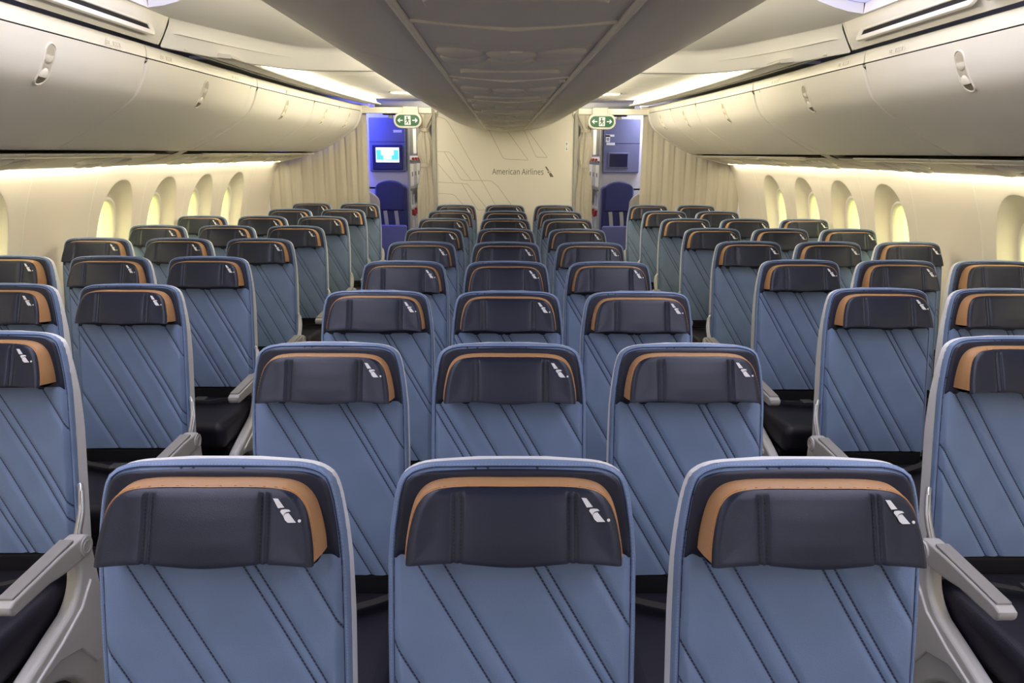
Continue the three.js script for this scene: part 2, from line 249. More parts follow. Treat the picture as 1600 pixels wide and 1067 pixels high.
for (const side of [-1, 1]) BINS.forEach(([Z0, Z1, where], i) => {
  const sd = side < 0 ? 'left' : 'right';
  const zc = (Z0 + Z1) / 2, t = thing('overhead_bin', `closed cream overhead bin over the ${sd} seats, ${where}`, 'overhead bin', [0, 0, 0], 'overhead bins along the side walls');
  const door = part('bin_door', prism(DOOR, Z0, Z1, side, { nz: 8, bevel: 0.011 }), M.bin, t);
  const lab = part('label_strip', prism(LABEL, Z0, Z1, side, { nz: 6, bevel: 0.003 }), M.label, t);
  // seat-row print on the label strip
  for (const f of i > 2 ? [0.2, 0.86] : [0.5]) { const Zp = lerp(Z1, Z0, f), g = gridGeo(1, 1, (a, b) => [side * (1.4985 + shift(Zp) - 0.001 * 0), 2.105 + 0.024 * b, -(Zp + (a - 0.5) * 0.13 * side * -1)]); part('row_print', g, M_icon, lab); }
  // oval recessed latch with two thumb cups
  const arc = [0]; for (let k = 1; k < 31; k++) arc.push(arc[k - 1] + Math.hypot(DOOR[k][0] - DOOR[k - 1][0], DOOR[k][1] - DOOR[k - 1][1]));
  const onDoor = (sv) => { let k = 1; while (k < 30 && arc[k] < sv) k++; const a = DOOR[k - 1], b = DOOR[k], t = (sv - arc[k - 1]) / (arc[k] - arc[k - 1]), l = Math.hypot(b[0] - a[0], b[1] - a[1]); return [lerp(a[0], b[0], t), lerp(a[1], b[1], t), (b[1] - a[1]) / l, -(b[0] - a[0]) / l]; };
  const place = (g, out) => { const r = g.clone(), p = r.attributes.position; for (let v = 0; v < p.count; v++) { const q = onDoor(0.115 - p.getY(v)), n = p.getZ(v) + out, z = zc - side * p.getX(v); p.setXYZ(v, side * (q[0] + q[2] * n + shift(zc)), q[1] + q[3] * n, -z); } if (side < 0 && r.index) { const ix = r.index.array; for (let v = 0; v < ix.length; v += 3) { const w = ix[v]; ix[v] = ix[v + 1]; ix[v + 1] = w; } } r.computeVertexNormals(); return r; };
  const capsule = (w, hgt) => { const sh = roundRect(w, hgt, w / 2 - 0.0005); return new THREE.Shape(sh.getSpacedPoints(90)); };
  const ring = capsule(0.068, 0.172); ring.holes.push(new THREE.Path(capsule(0.054, 0.158).getPoints()));
  const h = part('latch', place(extrude(ring, 0.008, 0.003), 0.001), M.label, t); part('latch_plate', place(extrude(capsule(0.055, 0.159), 0.002, 0), 0.0005), M.under, h);
  const half = (y, d) => gridGeo(18, 6, (a, b) => { const th = a * Math.PI, r = b; return [Math.cos(th) * 0.0255 * r, y + d * Math.sin(th) * 0.034 * r, 0.0015 + 0.008 * Math.sqrt(1 - r * r)]; });
  part('latch_cup', place(half(0.040, -1), 0), M.label, h); part('latch_cup', place(half(-0.044, 1), 0), M.label, h);
  const well = (y, d) => gridGeo(18, 3, (a, b) => { const th = a * Math.PI; return [Math.cos(th) * 0.0245 * b, y + d * Math.sin(th) * 0.031 * b, 0.0016]; });
  part('latch_well', place(well(0.043, 1), 0), M.plate, h); part('latch_well', place(well(-0.047, -1), 0), M.well, h);
});
for (const side of [-1, 1]) {
  const g = structGroup(`trim_${side < 0 ? 5 : 6}`);
  part('bin_rail', prism([[1.56, 2.10], [1.56, 2.165], [1.7, 2.165], [1.7, 2.0]], 2.15, ZB - 0.05, side, { nz: 12 }), M.gap, g);          // dark gap over the doors
  part('bin_gap', prism([[1.508, 2.0925], [1.508, 2.097], [1.6, 2.097], [1.6, 2.0925]], 2.15, ZB - 0.06, side, { nz: 12 }), M.gap, g);
  part('bin_body', prism([[1.62, 2.08], [1.9, 1.80], [2.06, 1.69], [2.5, 1.69], [2.4, 2.1], [1.66, 2.16]], 2.15, ZB - 0.07, side, { nz: 12 }), M.gap, g);
  part('bin_divider', prism(DOOR.map(([x, h], i) => [x + 0.006, h]), 5.035, 5.155, side, { nz: 2, bevel: 0.01 }), M.bin, g);
  part('bin_divider', prism(LABEL.map(([x, h]) => [x + 0.004, h]), 5.035, 5.155, side, { nz: 2 }), M.label, g);
  part('bin_divider', prism([...spline([[2.0, 1.68], [2.1, 1.635], [2.25, 1.6], [2.4, 1.575]], 10), [2.42, 1.62], [2.1, 1.70]], 5.0, 5.13, side, { nz: 2, bevel: 0.008 }), M.under, g);
  // unseen continuation over and behind the camera closes the cabin
  part('bin_fascia', prism([[1.502, 2.16], [1.51, 2.06], [1.58, 1.93], [1.79, 1.78], [2.01, 1.68], [2.42, 1.58], [2.44, 1.7], [1.7, 2.16]], -3.2, 2.145, side, { nz: 3 }), M.bin, g);
  // end cap of the bins at the curtain
  part('bin_end', prism([...DOOR.slice(0, 31).map(([x, h]) => [x - 0.006, h]), [2.1, 1.64], [2.3, 1.59], [2.42, 1.565], [2.45, 1.62], [2.1, 1.75], [1.64, 2.17], [1.51, 2.165], [1.495, 2.14]], 8.003, 8.05, side, { nz: 1, bevel: 0.008 }), M.bin, g);
  for (let Z = 2.15; Z < 7.9; Z += 0.42) { const b = Math.min(Z + 0.414, 7.98); if (Z < 5.13 && b > 5.0) continue; part('rail_segment', prism(RAIL, Z, b, side, { nz: 2, bevel: 0.002 }), M.rail, g); }
}
// service panels below the side bins, each with oval reading lights
for (const side of [-1, 1]) {
  const spots = [[2.2, 3.0], [3.01, 3.81], [3.82, 4.99], [5.14, 6.0], [6.01, 6.9], [6.91, 7.98]];
  spots.forEach(([a, b], i) => {
    const t = thing('service_panel', `beige service panel under the ${side < 0 ? 'left' : 'right'} bins, ${['nearest to the camera', 'second from the camera', 'third, before the bin divider', 'fourth, just beyond the bin divider', 'second from the curtain', 'last, at the curtain'][i]}`, 'service panel', [0, 0, 0], 'service panels under the side bins');
    part('panel_body', prism(UNDER, a, b, side, { nz: 4, bevel: 0.006 }), M.under, t);
    const zc = (a + b) / 2, slope = Math.atan2(0.043, 0.18);
    for (const [dx, dz, rx, rz, nm] of [[0.03, -0.2, 0.07, 0.05, 'lamp_lens'], [0.03, -0.08, 0.07, 0.05, 'lamp_lens'], [0.03, 0.04, 0.07, 0.05, 'lamp_lens'], [0.14, -0.08, 0.05, 0.04, 'air_nozzle'], [0.14, 0.03, 0.05, 0.04, 'air_nozzle'], [0.10, 0.22, 0.10, 0.07, 'speaker_grille']]) {
      const x = 2.13 + dx, h = 1.634 - (x - 2.13) * 0.24; const s = new THREE.SphereGeometry(1, 18, 9).scale(rx, 0.016, rz); s.rotateZ(-side * slope); part(nm, s.translate(side * (x + shift(zc + dz)), h - 0.001, -(zc + dz)), nm === 'speaker_grille' ? M.centre : M.cream, t);
    }
  });
}

// ---------------------------------------------------------------- centre bins and their service panels
const CDOOR = [[0.207, 1.932], [0.21, 1.925], ...spline([[0.23, 1.922], [0.36, 1.943], [0.5, 1.985], [0.62, 2.045], [0.69, 2.095], [0.716, 2.12], [0.722, 2.14]], 22), [0.715, 2.16], [0.66, 2.165], [0.4, 2.1], [0.23, 2.0]];
const CZ = [[-3.2, -0.32], [-0.32, 0.95], [0.95, 2.22], [2.22, 3.49], [3.49, 4.76], [4.76, 6.03], [6.03, 7.3], [7.3, 8.02]];
CZ.forEach(([a, b], i) => {
  if (i < 2) { const g = structGroup('ceiling_bins'); for (const s of [-1, 1]) part('bin_fascia', prism(CDOOR, a, b, s, { sh: () => 0, nz: 1 }), M.centre, g); part('bin_fascia', prism([[-0.2, 1.93], [0.2, 1.93], [0.2, 2.0], [-0.2, 2.0]], a, b, 1, { sh: () => 0, nz: 1 }), M.centre, g); return; }
  const t = thing('centre_bin', `greyish centre overhead bin with doors to both aisles, ${['nearest to the camera', 'second from the camera', 'third from the camera', 'fourth from the camera', 'second from the bulkhead', 'last, touching the bulkhead'][i - 2]}`, 'overhead bin', [0, 0, 0], 'centre overhead bins');
  for (const s of [-1, 1]) {
    const d = part('bin_door', prism(CDOOR, a + 0.003, b - 0.003, s, { sh: () => 0, nz: 2, bevel: 0.01 }), M.centre, t);
    for (const f of [0.3, 0.42]) part('door_latch', box(0.02, 0.012, 0.09, s * 0.722, 2.13, -lerp(a, b, f), 0.004), f > 0.4 ? M.gap : M.label, d);
  }
  part('bin_spine', box(0.42, 0.05, b - a - 0.004, 0, 2.02, -(a + b) / 2), M.centre, t);
});
{ // upper mass behind the centre doors up to the ceiling
  const g = structGroup('trim_7');
  part('bin_core', prism([[-0.66, 2.12], [0.66, 2.12], [0.6, 2.5], [-0.6, 2.5]], -3.2, ZB, 1, { sh: () => 0, nz: 1 }), M.ceiling, g);
  for (const s of [-1, 1]) part('bin_rail', prism([[0.191, 1.921], [0.195, 1.911], [0.203, 1.911], [0.207, 1.922], [0.2, 1.94]], -0.3, ZB - 0.02, s, { sh: () => 0, nz: 2 }), M.rail, g);
}
for (let k = 0; k < 8; k++) {
  const a = 0.44 + k, b = Math.min(a + 0.994, 8.02); const t = thing('service_panel', `grey service panel along the centre bins, ${['nearest at the top edge', 'second from the camera', 'third from the camera', 'fourth from the camera', 'fifth from the camera', 'sixth from the camera', 'seventh from the camera', 'short one touching the bulkhead'][k]}`, 'service panel', [0, 0, 0], 'service panels under the centre bins');
  const sag = (x) => 1.918 - 0.014 * (1 - (x / 0.19) ** 2);
  const body = (z0, z1) => prism([...Array.from({ length: 15 }, (_, i) => { const x = -0.189 + 0.378 * i / 14; return [x, sag(x)]; }), [0.189, 1.95], [-0.189, 1.95]], z0, z1, 1, { sh: () => 0, nz: 2, bevel: 0.004 });
  part('panel_body', body(a, a + 0.26), M.centre, t); part('panel_body', body(a + 0.264, k < 7 ? a + 0.66 : b), M.centre, t); if (k < 7) part('panel_body', body(a + 0.664, b), M.centre, t); else { continue; }
  part('panel_bead', prism([[-0.189, 1.917], [0, 1.903], [0.189, 1.917], [0.189, 1.912], [0, 1.897], [-0.189, 1.912]], b - 0.006, b + 0.004, 1, { sh: () => 0, nz: 1 }), M.rail, t);
  for (const z of [0.36, 0.48]) for (const x of [-0.115, 0, 0.115]) { const s = new THREE.SphereGeometry(1, 20, 10).scale(0.06, 0.018, 0.05); part(z < 0.4 ? 'lamp_lens' : 'air_nozzle', s.translate(x, sag(x) + 0.002, -(a + z)), M.lens, t); }
  part('sign_plate', box(0.03, 0.006, 0.012, 0.01, 1.900, -(a + 0.30), 0.002), M.label, t);
  const slot = extrude(roundRect(0.28, 0.075, 0.02), 0.012, 0.003); slot.rotateX(Math.PI / 2); part('slot_cover', slot.translate(0, 1.905, -(a + 0.76)), M.centre, t);
  if (k > 1) for (const x of [-0.175, 0.175]) part('clip', box(0.022, 0.008, 0.05, x, 1.914, -(a + 0.12), 0.002), M.label, t);
}

// ---------------------------------------------------------------- bulkhead with its print
{
  const T = canvasTex(1024, 1536, (c) => {
    c.fillStyle = '#ece6d6'; c.fillRect(0, 0, 1024, 1536);
    const X = (px) => (px - 240) / 1205 * 1024, Y = (py) => (py - 60) / 1205 * 1024;   // traced on the print itself
    c.strokeStyle = '#b3a98e'; c.lineWidth = 3;
    const path = (pts, r = 0) => { c.beginPath(); c.moveTo(X(pts[0][0]), Y(pts[0][1])); for (let i = 1; i < pts.length; i++) { if (r && i < pts.length - 1) c.arcTo(X(pts[i][0]), Y(pts[i][1]), X(pts[i + 1][0]), Y(pts[i + 1][1]), Array.isArray(r) ? r[i] : r); else c.lineTo(X(pts[i][0]), Y(pts[i][1])); } c.stroke(); };
    path([[240, 130], [320, 150], [385, 250], [760, 900]], 70); path([[700, 240], [830, 490], [1050, 498], [870, 260]], [0, 40, 3]); path([[1010, 240], [1120, 472], [1220, 474], [1055, 255]], [0, 20, 3]);
    path([[240, 428], [350, 432], [540, 680]], 30); path([[300, 428], [450, 676], [720, 680], [780, 730], [910, 905]], 40); path([[245, 535], [380, 694]]); path([[240, 694], [505, 708], [675, 920]], 30); path([[455, 706], [595, 940], [760, 940]], 20); path([[240, 795], [380, 800], [470, 900]], 60);
    c.fillStyle = '#6f6754'; c.font = '500 58px sans-serif'; const w = c.measureText('American Airlines').width; c.save(); c.translate(X(728), Y(624)); c.scale((X(1190) - X(728)) / w, 1); c.fillText('American Airlines', 0, 0); c.restore();
    const poly = (p) => { c.beginPath(); p.forEach(([x, y], i) => c[i ? 'lineTo' : 'moveTo'](X(x), Y(y))); c.fill(); };
    poly([[1200, 552], [1216, 555], [1240, 590], [1224, 590]]); poly([[1222, 597], [1258, 594], [1238, 604], [1230, 612]]); poly([[1236, 612], [1255, 606], [1280, 643], [1250, 643]]);
    // lower edge and wear
    c.strokeStyle = '#c9bfa6'; c.lineWidth = 2; c.strokeRect(1, 1, 1022, 1534);
  });
  const t = structGroup('wall_bulkhead');
  const pm = std('#ffffff', 0.5, { map: T });
  part('bulkhead_panel', gridGeo(2, 2, (a, b) => [lerp(-0.72, 0.72, a), lerp(2.13 - 2.16, 2.13, b), -ZB + 0.026]), pm, t);
  part('bulkhead_core', box(1.46, 2.4, 0.05, 0, 1.2, -ZB), M.cream, t);
  for (const s of [-1, 1]) part('bulkhead_edge', box(0.05, 2.15, 0.09, s * 0.752, 1.075, -ZB, 0.012), M.partition, t);
  const pl = thing('placard', 'small white arrow placard on the right edge of the cream bulkhead', 'placard', [0.655, 1.75, -ZB + 0.03]);
  part('plate', extrude(roundRect(0.034, 0.105, 0.008), 0.004, 0.001), M.white, pl);
  for (const [y, d] of [[0.025, 1], [-0.025, -1]]) part('arrow', [extrude([[-0.007, 0], [0.007, 0], [0, d * 0.014]], 0.001, 0).translate(0, y, 0.003), box(0.003, 0.02, 0.001, 0, y - d * 0.008, 0.003)], M.dark, pl);
}

// ---------------------------------------------------------------- curtains, header rails and exit signs
function pleats(x0, x1, n, top, amp, lean = () => 0, zB = -ZB) {
  const N = n * 8;
  return gridGeo(N, 28, (a, b) => { const h = lerp(0.06, 1, b), x = lerp(x0, x1, a), H = top(x), y = lerp(0.06, H, b); const f = a * n, ph = f - Math.floor(f); return [x + lean(a, b), y, zB + amp * (1.3 * Math.abs(Math.sin(ph * Math.PI)) ** 0.6 + 0.25 * Math.sin(f * Math.PI * 4 + y * 2)) * (0.8 + 0.2 * Math.cos(y * 3 + x * 7)) + 0.006 * noise.noise(x * 9, y * 5, 2)]; }, (a, b) => [a * Math.abs(x1 - x0) * 6, b * 10]);
}
const binUnder = (x) => { x = Math.abs(x); return table([[1.49, 2.13], [1.53, 2.0], [1.6, 1.93], [1.7, 1.86], [1.8, 1.8], [1.92, 1.72], [2.02, 1.7], [2.2, 1.64], [2.5, 1.58]], x); };
for (const s of [-1, 1]) {
  const sd = s < 0 ? 'left' : 'right';
  const c = thing('side_curtain', `drawn grey-beige pleated curtain under the end of the ${sd} bins`, 'curtain', [0, 0, 0], 'drawn side curtains');
  const W = 9; for (let k = 0; k < W; k++) { const a = lerp(1.475, 2.56, k / W), b = lerp(1.475, 2.56, (k + 1) / W); part('curtain_panel', pleats(s * (a - 0.003), s * (b + 0.003), 1, (x) => binUnder(x) + 0.02, 0.016, () => 0, -ZB - 0.06), M.curtain, c); }
  const t = thing('tied_curtain', `narrow curtain tied back beside the ${sd} edge of the bulkhead`, 'curtain', [0, 0, 0], 'tied aisle curtains');
  const cx = 0.86, wid = (y) => table([[0, 0.10], [1.3, 0.085], [1.52, 0.045], [1.58, 0.042], [1.64, 0.07], [1.8, 0.07], [1.9, 0.042], [1.94, 0.045], [2.05, 0.13], [2.2, 0.14]], y);
  part('curtain_drape', gridGeo(64, 50, (a, b) => { const y = lerp(0.1, 2.07, b), th = a * Math.PI * 2, w = wid(y), r = 1 + 0.26 * Math.sin(th * 9 + 0.8 * Math.sin(y * 4)); return [s * (cx - 0.02 + 0.02 * sm(1.5, 2.1, y) + Math.cos(th) * w * r), y, -ZB + 0.02 + Math.sin(th) * 0.04 * r]; }), M.curtain, t);
  for (const y of [1.55, 1.91]) part('tie_band', gridGeo(32, 2, (a, b) => { const th = a * Math.PI * 2, w = wid(y) * 1.2; return [s * (cx - 0.01 + Math.cos(th) * w), y + (b - 0.5) * 0.035, -ZB + 0.02 + Math.sin(th) * 0.052]; }), M.curtain, t);
  const r = thing('curtain_rail', `cream header rail across the top of the ${sd} aisle opening`, 'curtain rail', [0, 0, 0], 'header rails over the aisles');
  part('rail_beam', box(0.80, 0.062, 0.06, s * 1.11, 2.105, -ZB + 0.01, 0.008), M.label, r);
  part('rail_bracket', box(0.03, 0.05, 0.05, s * 0.722, 2.11, -ZB + 0.03, 0.006), M.label, r); part('rail_bracket', box(0.08, 0.03, 0.06, s * 1.47, 2.145, -ZB + 0.02, 0.006), M.label, r);
  // exit sign
  const e = thing('exit_sign', `green running-man exit sign hanging in the ${sd} aisle opening`, 'exit sign', [s * 1.0 + (s > 0 ? 0.005 : -0.01), 2.0, -ZB + 0.13], 'exit signs over the aisles');
  const T = canvasTex(512, 256, (c) => {
    c.fillStyle = '#0b4a2a'; c.fillRect(0, 0, 512, 256); c.fillStyle = '#d3dacd'; c.fillRect(192, 24, 128, 208); c.fillStyle = '#06301a';
    c.beginPath(); c.arc(246, 60, 21, 0, 6.2832); c.fill(); c.strokeStyle = '#06301a'; c.lineCap = 'round'; c.lineWidth = 34; c.beginPath(); c.moveTo(250, 98); c.lineTo(254, 142); c.stroke();
    c.lineWidth = 19; for (const l of [[[250, 98], [222, 112], [214, 136]], [[254, 98], [280, 118], [300, 108]], [[256, 142], [282, 168], [276, 210]], [[252, 142], [236, 176], [210, 192]]]) { c.beginPath(); l.forEach((p, i) => c[i ? 'lineTo' : 'moveTo'](...p)); c.stroke(); }
    c.strokeStyle = '#f2f6ee'; c.lineWidth = 17; for (const [x, d] of [[50, 1], [462, -1]]) { c.beginPath(); c.moveTo(x, 128); c.lineTo(x + d * 96, 128); c.moveTo(x + d * 38, 88); c.lineTo(x, 128); c.lineTo(x + d * 38, 168); c.stroke(); }
  });
  part('sign_body', extrude(roundRect(0.292, 0.158, 0.078), 0.05, 0.008), M.galley, e);
  part('sign_mount', box(0.16, 0.11, 0.04, s > 0 ? -0.02 : 0.03, 0.085, -0.002, 0.008), M.galley, e);
  const f = extrude(roundRect(0.246, 0.110, 0.054), 0.006, 0); const uv = f.attributes.uv, ps = f.attributes.position; for (let i = 0; i < uv.count; i++) uv.setXY(i, ps.getX(i) / 0.246 + 0.5, ps.getY(i) / 0.110 + 0.5);
  part('sign_face', f.translate(0, 0, 0.026), std('#ffffff', 0.4, { map: T, emissiveMap: T, emissive: '#ffffff', emissiveIntensity: 0.05 }), e);
  const cam = thing('ceiling_camera', `small black-mounted camera under the ${sd} header rail`, 'camera', [s * 1.22, 2.06, -ZB - 0.12], 'ceiling cameras');
  part('camera_mount', box(0.17, 0.03, 0.08, 0, 0.02, 0, 0.006), M.dark, cam); part('camera_lens', new THREE.CylinderGeometry(0.022, 0.03, 0.035, 16).translate(0, -0.01, 0.01), M.galley, cam);
}

// ---------------------------------------------------------------- galley areas beyond the aisles
for (const s of [-1, 1]) {
  const sd = s < 0 ? 'left' : 'right', X = (x) => s * x;
  const g = thing('galley_unit', `tall galley unit seen through the ${sd} aisle opening, ${s < 0 ? 'lit deep blue with a lit screen' : 'slate lavender with a dark screen'}`, 'galley unit');
  part('cabinet', [box(0.5, 1.0, 1.7, X(1.40), 0.5, -9.9), box(0.5, 0.9, 1.7, X(1.40), 1.70, -9.9), box(0.36, 0.3, 1.7, X(1.47), 1.12, -9.9)], M.liner, g);
  part('front_panel', box(0.43, 0.62, 0.06, X(1.395), 1.765, -9.02, 0.012), M.module, g); part('panel_seam', box(0.43, 0.006, 0.004, X(1.395), 1.80, -8.989), M.moduleDark, g);
  const mon = s < 0 ? box(0.36, 0.29, 0.03, X(1.395), 1.62, -8.985, 0.012) : box(0.25, 0.185, 0.02, X(1.36), 1.60, -8.988, 0.008);
  const b = part('monitor', mon, s < 0 ? M.bezel : M.module, g, s < 0 ? 'crew monitor with a lit screen' : 'crew monitor, switched off');
  if (s < 0) {
    const T = canvasTex(256, 160, (c) => { c.fillStyle = '#f4fbff'; c.fillRect(0, 0, 256, 160); c.fillStyle = '#4fb7e6'; c.fillRect(6, 26, 244, 108); c.fillStyle = '#f4fbff'; c.fillRect(56, 26, 140, 56); c.fillRect(82, 82, 90, 44); c.fillStyle = '#d5dff0'; c.fillRect(66, 44, 120, 4); c.fillRect(66, 66, 120, 4); c.fillRect(92, 92, 70, 4); });
    part('screen', gridGeo(1, 1, (a, v) => [-1.395 - 0.138 + 0.276 * a, 1.648 + (v - 0.5) * 0.17, -8.968]), new THREE.MeshStandardMaterial({ color: '#000000', emissive: '#ffffff', emissiveMap: T, emissiveIntensity: 0.9, roughness: 0.3, side: THREE.DoubleSide }), b);
    const l = new THREE.RectAreaLight('#dff2ff', 0.8, 0.27, 0.165); l.position.set(-1.395, 1.648, -8.96); l.lookAt(-1.395, 1.648, 0); scene.add(l);
  } else part('screen', box(0.215, 0.152, 0.004, X(1.36), 1.60, -8.977, 0.001), M.screenOff, b);
  part('placard', box(0.10, 0.03, 0.003, X(s < 0 ? 1.27 : 1.26), s < 0 ? 1.92 : 1.79, -8.988, 0.001), M.white, g);
  if (s > 0) { part('placard', box(0.10, 0.025, 0.003, 1.25, 1.885, -8.988), M.white, g); part('placard', box(0.05, 0.08, 0.003, 1.225, 1.85, -8.988), M.white, g); part('emblem', new THREE.RingGeometry(0.008, 0.014, 20).translate(1.225, 1.845, -8.985), M.dark, g); }
  part('side_liner', box(0.03, 2.1, 0.05, X(1.155), 1.05, -9.04, 0.008), M.galley, g);
  // aisle face: cart bays, doors, latches, shelf goods
  const fx = X(1.146);
  for (let k = 0; k < 4; k++) { const z = -9.22 - 0.34 * k; const d = part('cart_door', box(0.02, 0.86, 0.32, fx, 0.56, z, 0.006), M.steel, g); part('door_label', box(0.004, 0.08, 0.05, X(1.134), 0.82, z, 0.001), M.white, d); part('door_bar', box(0.02, 0.03, 0.3, X(1.132), 0.68, z, 0.006), M.label, d); const o = part('oven_door', box(0.02, 0.27, 0.32, fx, 1.41, z, 0.006), k % 2 ? M.galley : M.label, g); part('door_label', box(0.004, 0.05, 0.08, X(1.134), 1.42, z, 0.001), M.galleyDark, o); part('locker_door', box(0.02, 0.42, 0.32, fx, 1.87, z, 0.006), k % 2 ? M.label : M.galleyDark, g); }
  part('work_top', box(0.14, 0.03, 1.4, X(1.20), 1.011, -9.74, 0.006), M.steel, g);
  for (let k = 0; k < 9; k++) { part('latch', box(0.035, 0.07, 0.05, X(1.128), 0.965 - 0.02 * (k % 2), -9.12 - 0.15 * k, 0.01), M.red, g, 'red cart latch'); if (k % 2) part('latch', box(0.03, 0.04, 0.05, X(1.128), 1.60, -9.12 - 0.15 * k, 0.01), M.red, g, 'red locker latch'); }
  for (const y of [1.58, 1.245]) part('shelf_edge', box(0.05, 0.025, 1.4, X(1.15), y, -9.74, 0.004), M.galleyDark, g);
  for (const [z, w, h] of [[-9.2, 0.1, 0.14], [-9.42, 0.12, 0.18], [-9.7, 0.1, 0.12]]) { const c = thing('galley_carton', `small white carton on the ${sd} galley worktop, ${z > -9.3 ? 'nearest' : z > -9.5 ? 'tallest, in the middle' : 'farthest'}`, 'carton', [X(1.225), 1.0265, z], `cartons in the ${sd} galley`); part('carton_body', box(0.09, h, w, 0, h / 2, 0, 0.006), M.white, c); part('carton_lid', box(0.094, 0.02, w + 0.004, 0, h - 0.008, 0, 0.004), M.label, c); }
  // folding attendant seat on the unit's front
  const j = thing('jump_seat', `${s < 0 ? 'deep blue' : 'navy'} folded crew jump seat on the ${sd} galley unit`, 'jump seat', [X(1.355), 0, -8.95], 'crew jump seats');
  const back = new THREE.Shape(); back.moveTo(-0.165, 1.0); back.lineTo(-0.165, 1.28); back.quadraticCurveTo(-0.15, 1.345, 0, 1.355); back.quadraticCurveTo(0.15, 1.345, 0.165, 1.28); back.lineTo(0.165, 1.0); back.closePath();
  part('frame', extrude(roundRect(0.40, 1.14, 0.06), 0.05, 0.012).translate(0, 0.74, -0.02), M.module, j); part('backing', extrude(roundRect(0.37, 1.1, 0.05), 0.03, 0.008).translate(0, 0.74, 0.005), M.jump, j);
  part('headrest', extrude(back, 0.06, 0.016, 3).translate(s < 0 ? -0.015 : 0.015, 0, 0.03), M.jump, j);
  part('back_cushion', box(0.33, 0.2, 0.04, 0, 0.90, 0.025, 0.012), M.jump, j);
  for (const x of [-0.07, 0.06]) part('harness_strap', ribbon([[x - 0.012, 1.0, 0.052], [x, 0.9, 0.058], [x + 0.006, 0.82, 0.056]], 0.045, 0.004, [1, 0, 0], 6), M.strap, j);
  part('seat_pan', extrude(roundRect(0.35, 0.6, 0.03), 0.06, 0.012).translate(0, 0.53, 0.06), M.jumpPan, j);
  // rounded low partition by the curtain
  const w = thing('seat_partition', `low grey partition with a rounded corner behind the last ${sd} seats`, 'partition', [X(1.62), 0, -8.5], 'rounded partitions');
  const ps = new THREE.Shape(); ps.moveTo(-0.22, 0); ps.lineTo(0.19, 0); ps.lineTo(0.19, 1.12); ps.quadraticCurveTo(0.185, 1.21, 0.03, 1.26); ps.quadraticCurveTo(-0.1, 1.28, -0.22, 1.29); ps.closePath();
  const pg = extrude(ps, 0.05, 0.012); if (s > 0) pg.scale(-1, 1, 1); part('partition_panel', pg, M.partition, w); if (s > 0) pg.index || pg.computeVertexNormals();
  part('partition_foot', box(0.30, 0.03, 0.07, -s * -0.04, 0.015, 0, 0.005), M.dark, w);
  const back2 = structGroup(`wall_module_${sd}`); part('wall_liner', box(1.1, 2.3, 0.06, X(2.16), 1.15, -9.45), M.liner, back2); part('wall_liner', box(1.0, 2.3, 0.06, X(0.5), 1.15, -10.6), M.liner, back2);
  // galley lighting: blue on one side, pale on the other
  stripLight(back2, [X(2.3), 2.2, -8.75], [X(1.55), 2.2, -8.75], [0, -1, -0.25], 0.06, s < 0 ? VIOLET : [0.78, 0.78, 1], s < 0 ? POWER.blue : POWER.lavender, 1, 'mood_light');
  stripLight(back2, [X(0.85), 2.22, -8.8], [X(0.85), 2.22, -10.3], [s * 0.5, -1, 0], 0.05, SOFT, POWER.galley, 1, 'galley_light');
}

// ---------------------------------------------------------------- seats
const VT = 0.674, TILT = Math.atan(0.1 / 0.67);
const CORNER = [[0, 0.132], [0.002, 0.148], [0.006, 0.163], [0.013, 0.177], [0.025, 0.189], [0.042, 0.196], [0.067, 0.202], [0.12, 0.2095], [0.18, 0.214], [0.3, 0.2155], [0.7, 0.2155]].map(([e, w]) => [e, w * 1.018]);
const halfW = (v) => table(CORNER, VT - v);
const PAT = {
  A: [[-0.182, 1], [-0.137, 1], [0.017, 1], [0.038, 1], [0.123, 1], [-0.305, 1], [-0.345, 1]],
  B: [[-0.226, 1], [-0.203, 1], [-0.129, 1], [-0.036, 1], [-0.008, 1], [0.128, 1], [-0.36, 1]],
};
const HB = 0.520, SLOPE = 0.578;
const seamDist = (u, v, p) => { let m = 9; const s = u - (HB - v) * SLOPE - 0.05 * Math.max(0, 0.14 - v) * 0; for (const [q] of PAT[p]) m = Math.min(m, Math.abs(s - q)); return m * 0.866; };
const EDGE = (() => { const P = [[0, VT]]; for (let i = 0; i <= 26; i++) { const e = 0.32 * (i / 26) ** 2.2; P.push([table(CORNER, e), VT - e]); } P.push([0.2194, -0.1]); return P; })();
function edgeDist(u, v) {                                            // distance to the rounded outline of the back
  u = Math.abs(u); let m = 9;
  for (let i = 1; i < EDGE.length; i++) { const [ax, ay] = EDGE[i - 1], [bx, by] = EDGE[i], dx = bx - ax, dy = by - ay, t = clamp(((u - ax) * dx + (v - ay) * dy) / (dx * dx + dy * dy + 1e-12), 0, 1), q = (u - ax - dx * t) ** 2 + (v - ay - dy * t) ** 2; if (q < m) m = q; }
  return u > halfW(v) + 1e-6 || v > VT ? 0 : Math.sqrt(m);
}
const inset = (v, d) => { let a = 0, b = 0.3; for (let i = 0; i < 26; i++) { const c = (a + b) / 2; if (edgeDist(c, v) >= d) a = c; else b = c; } return a; };
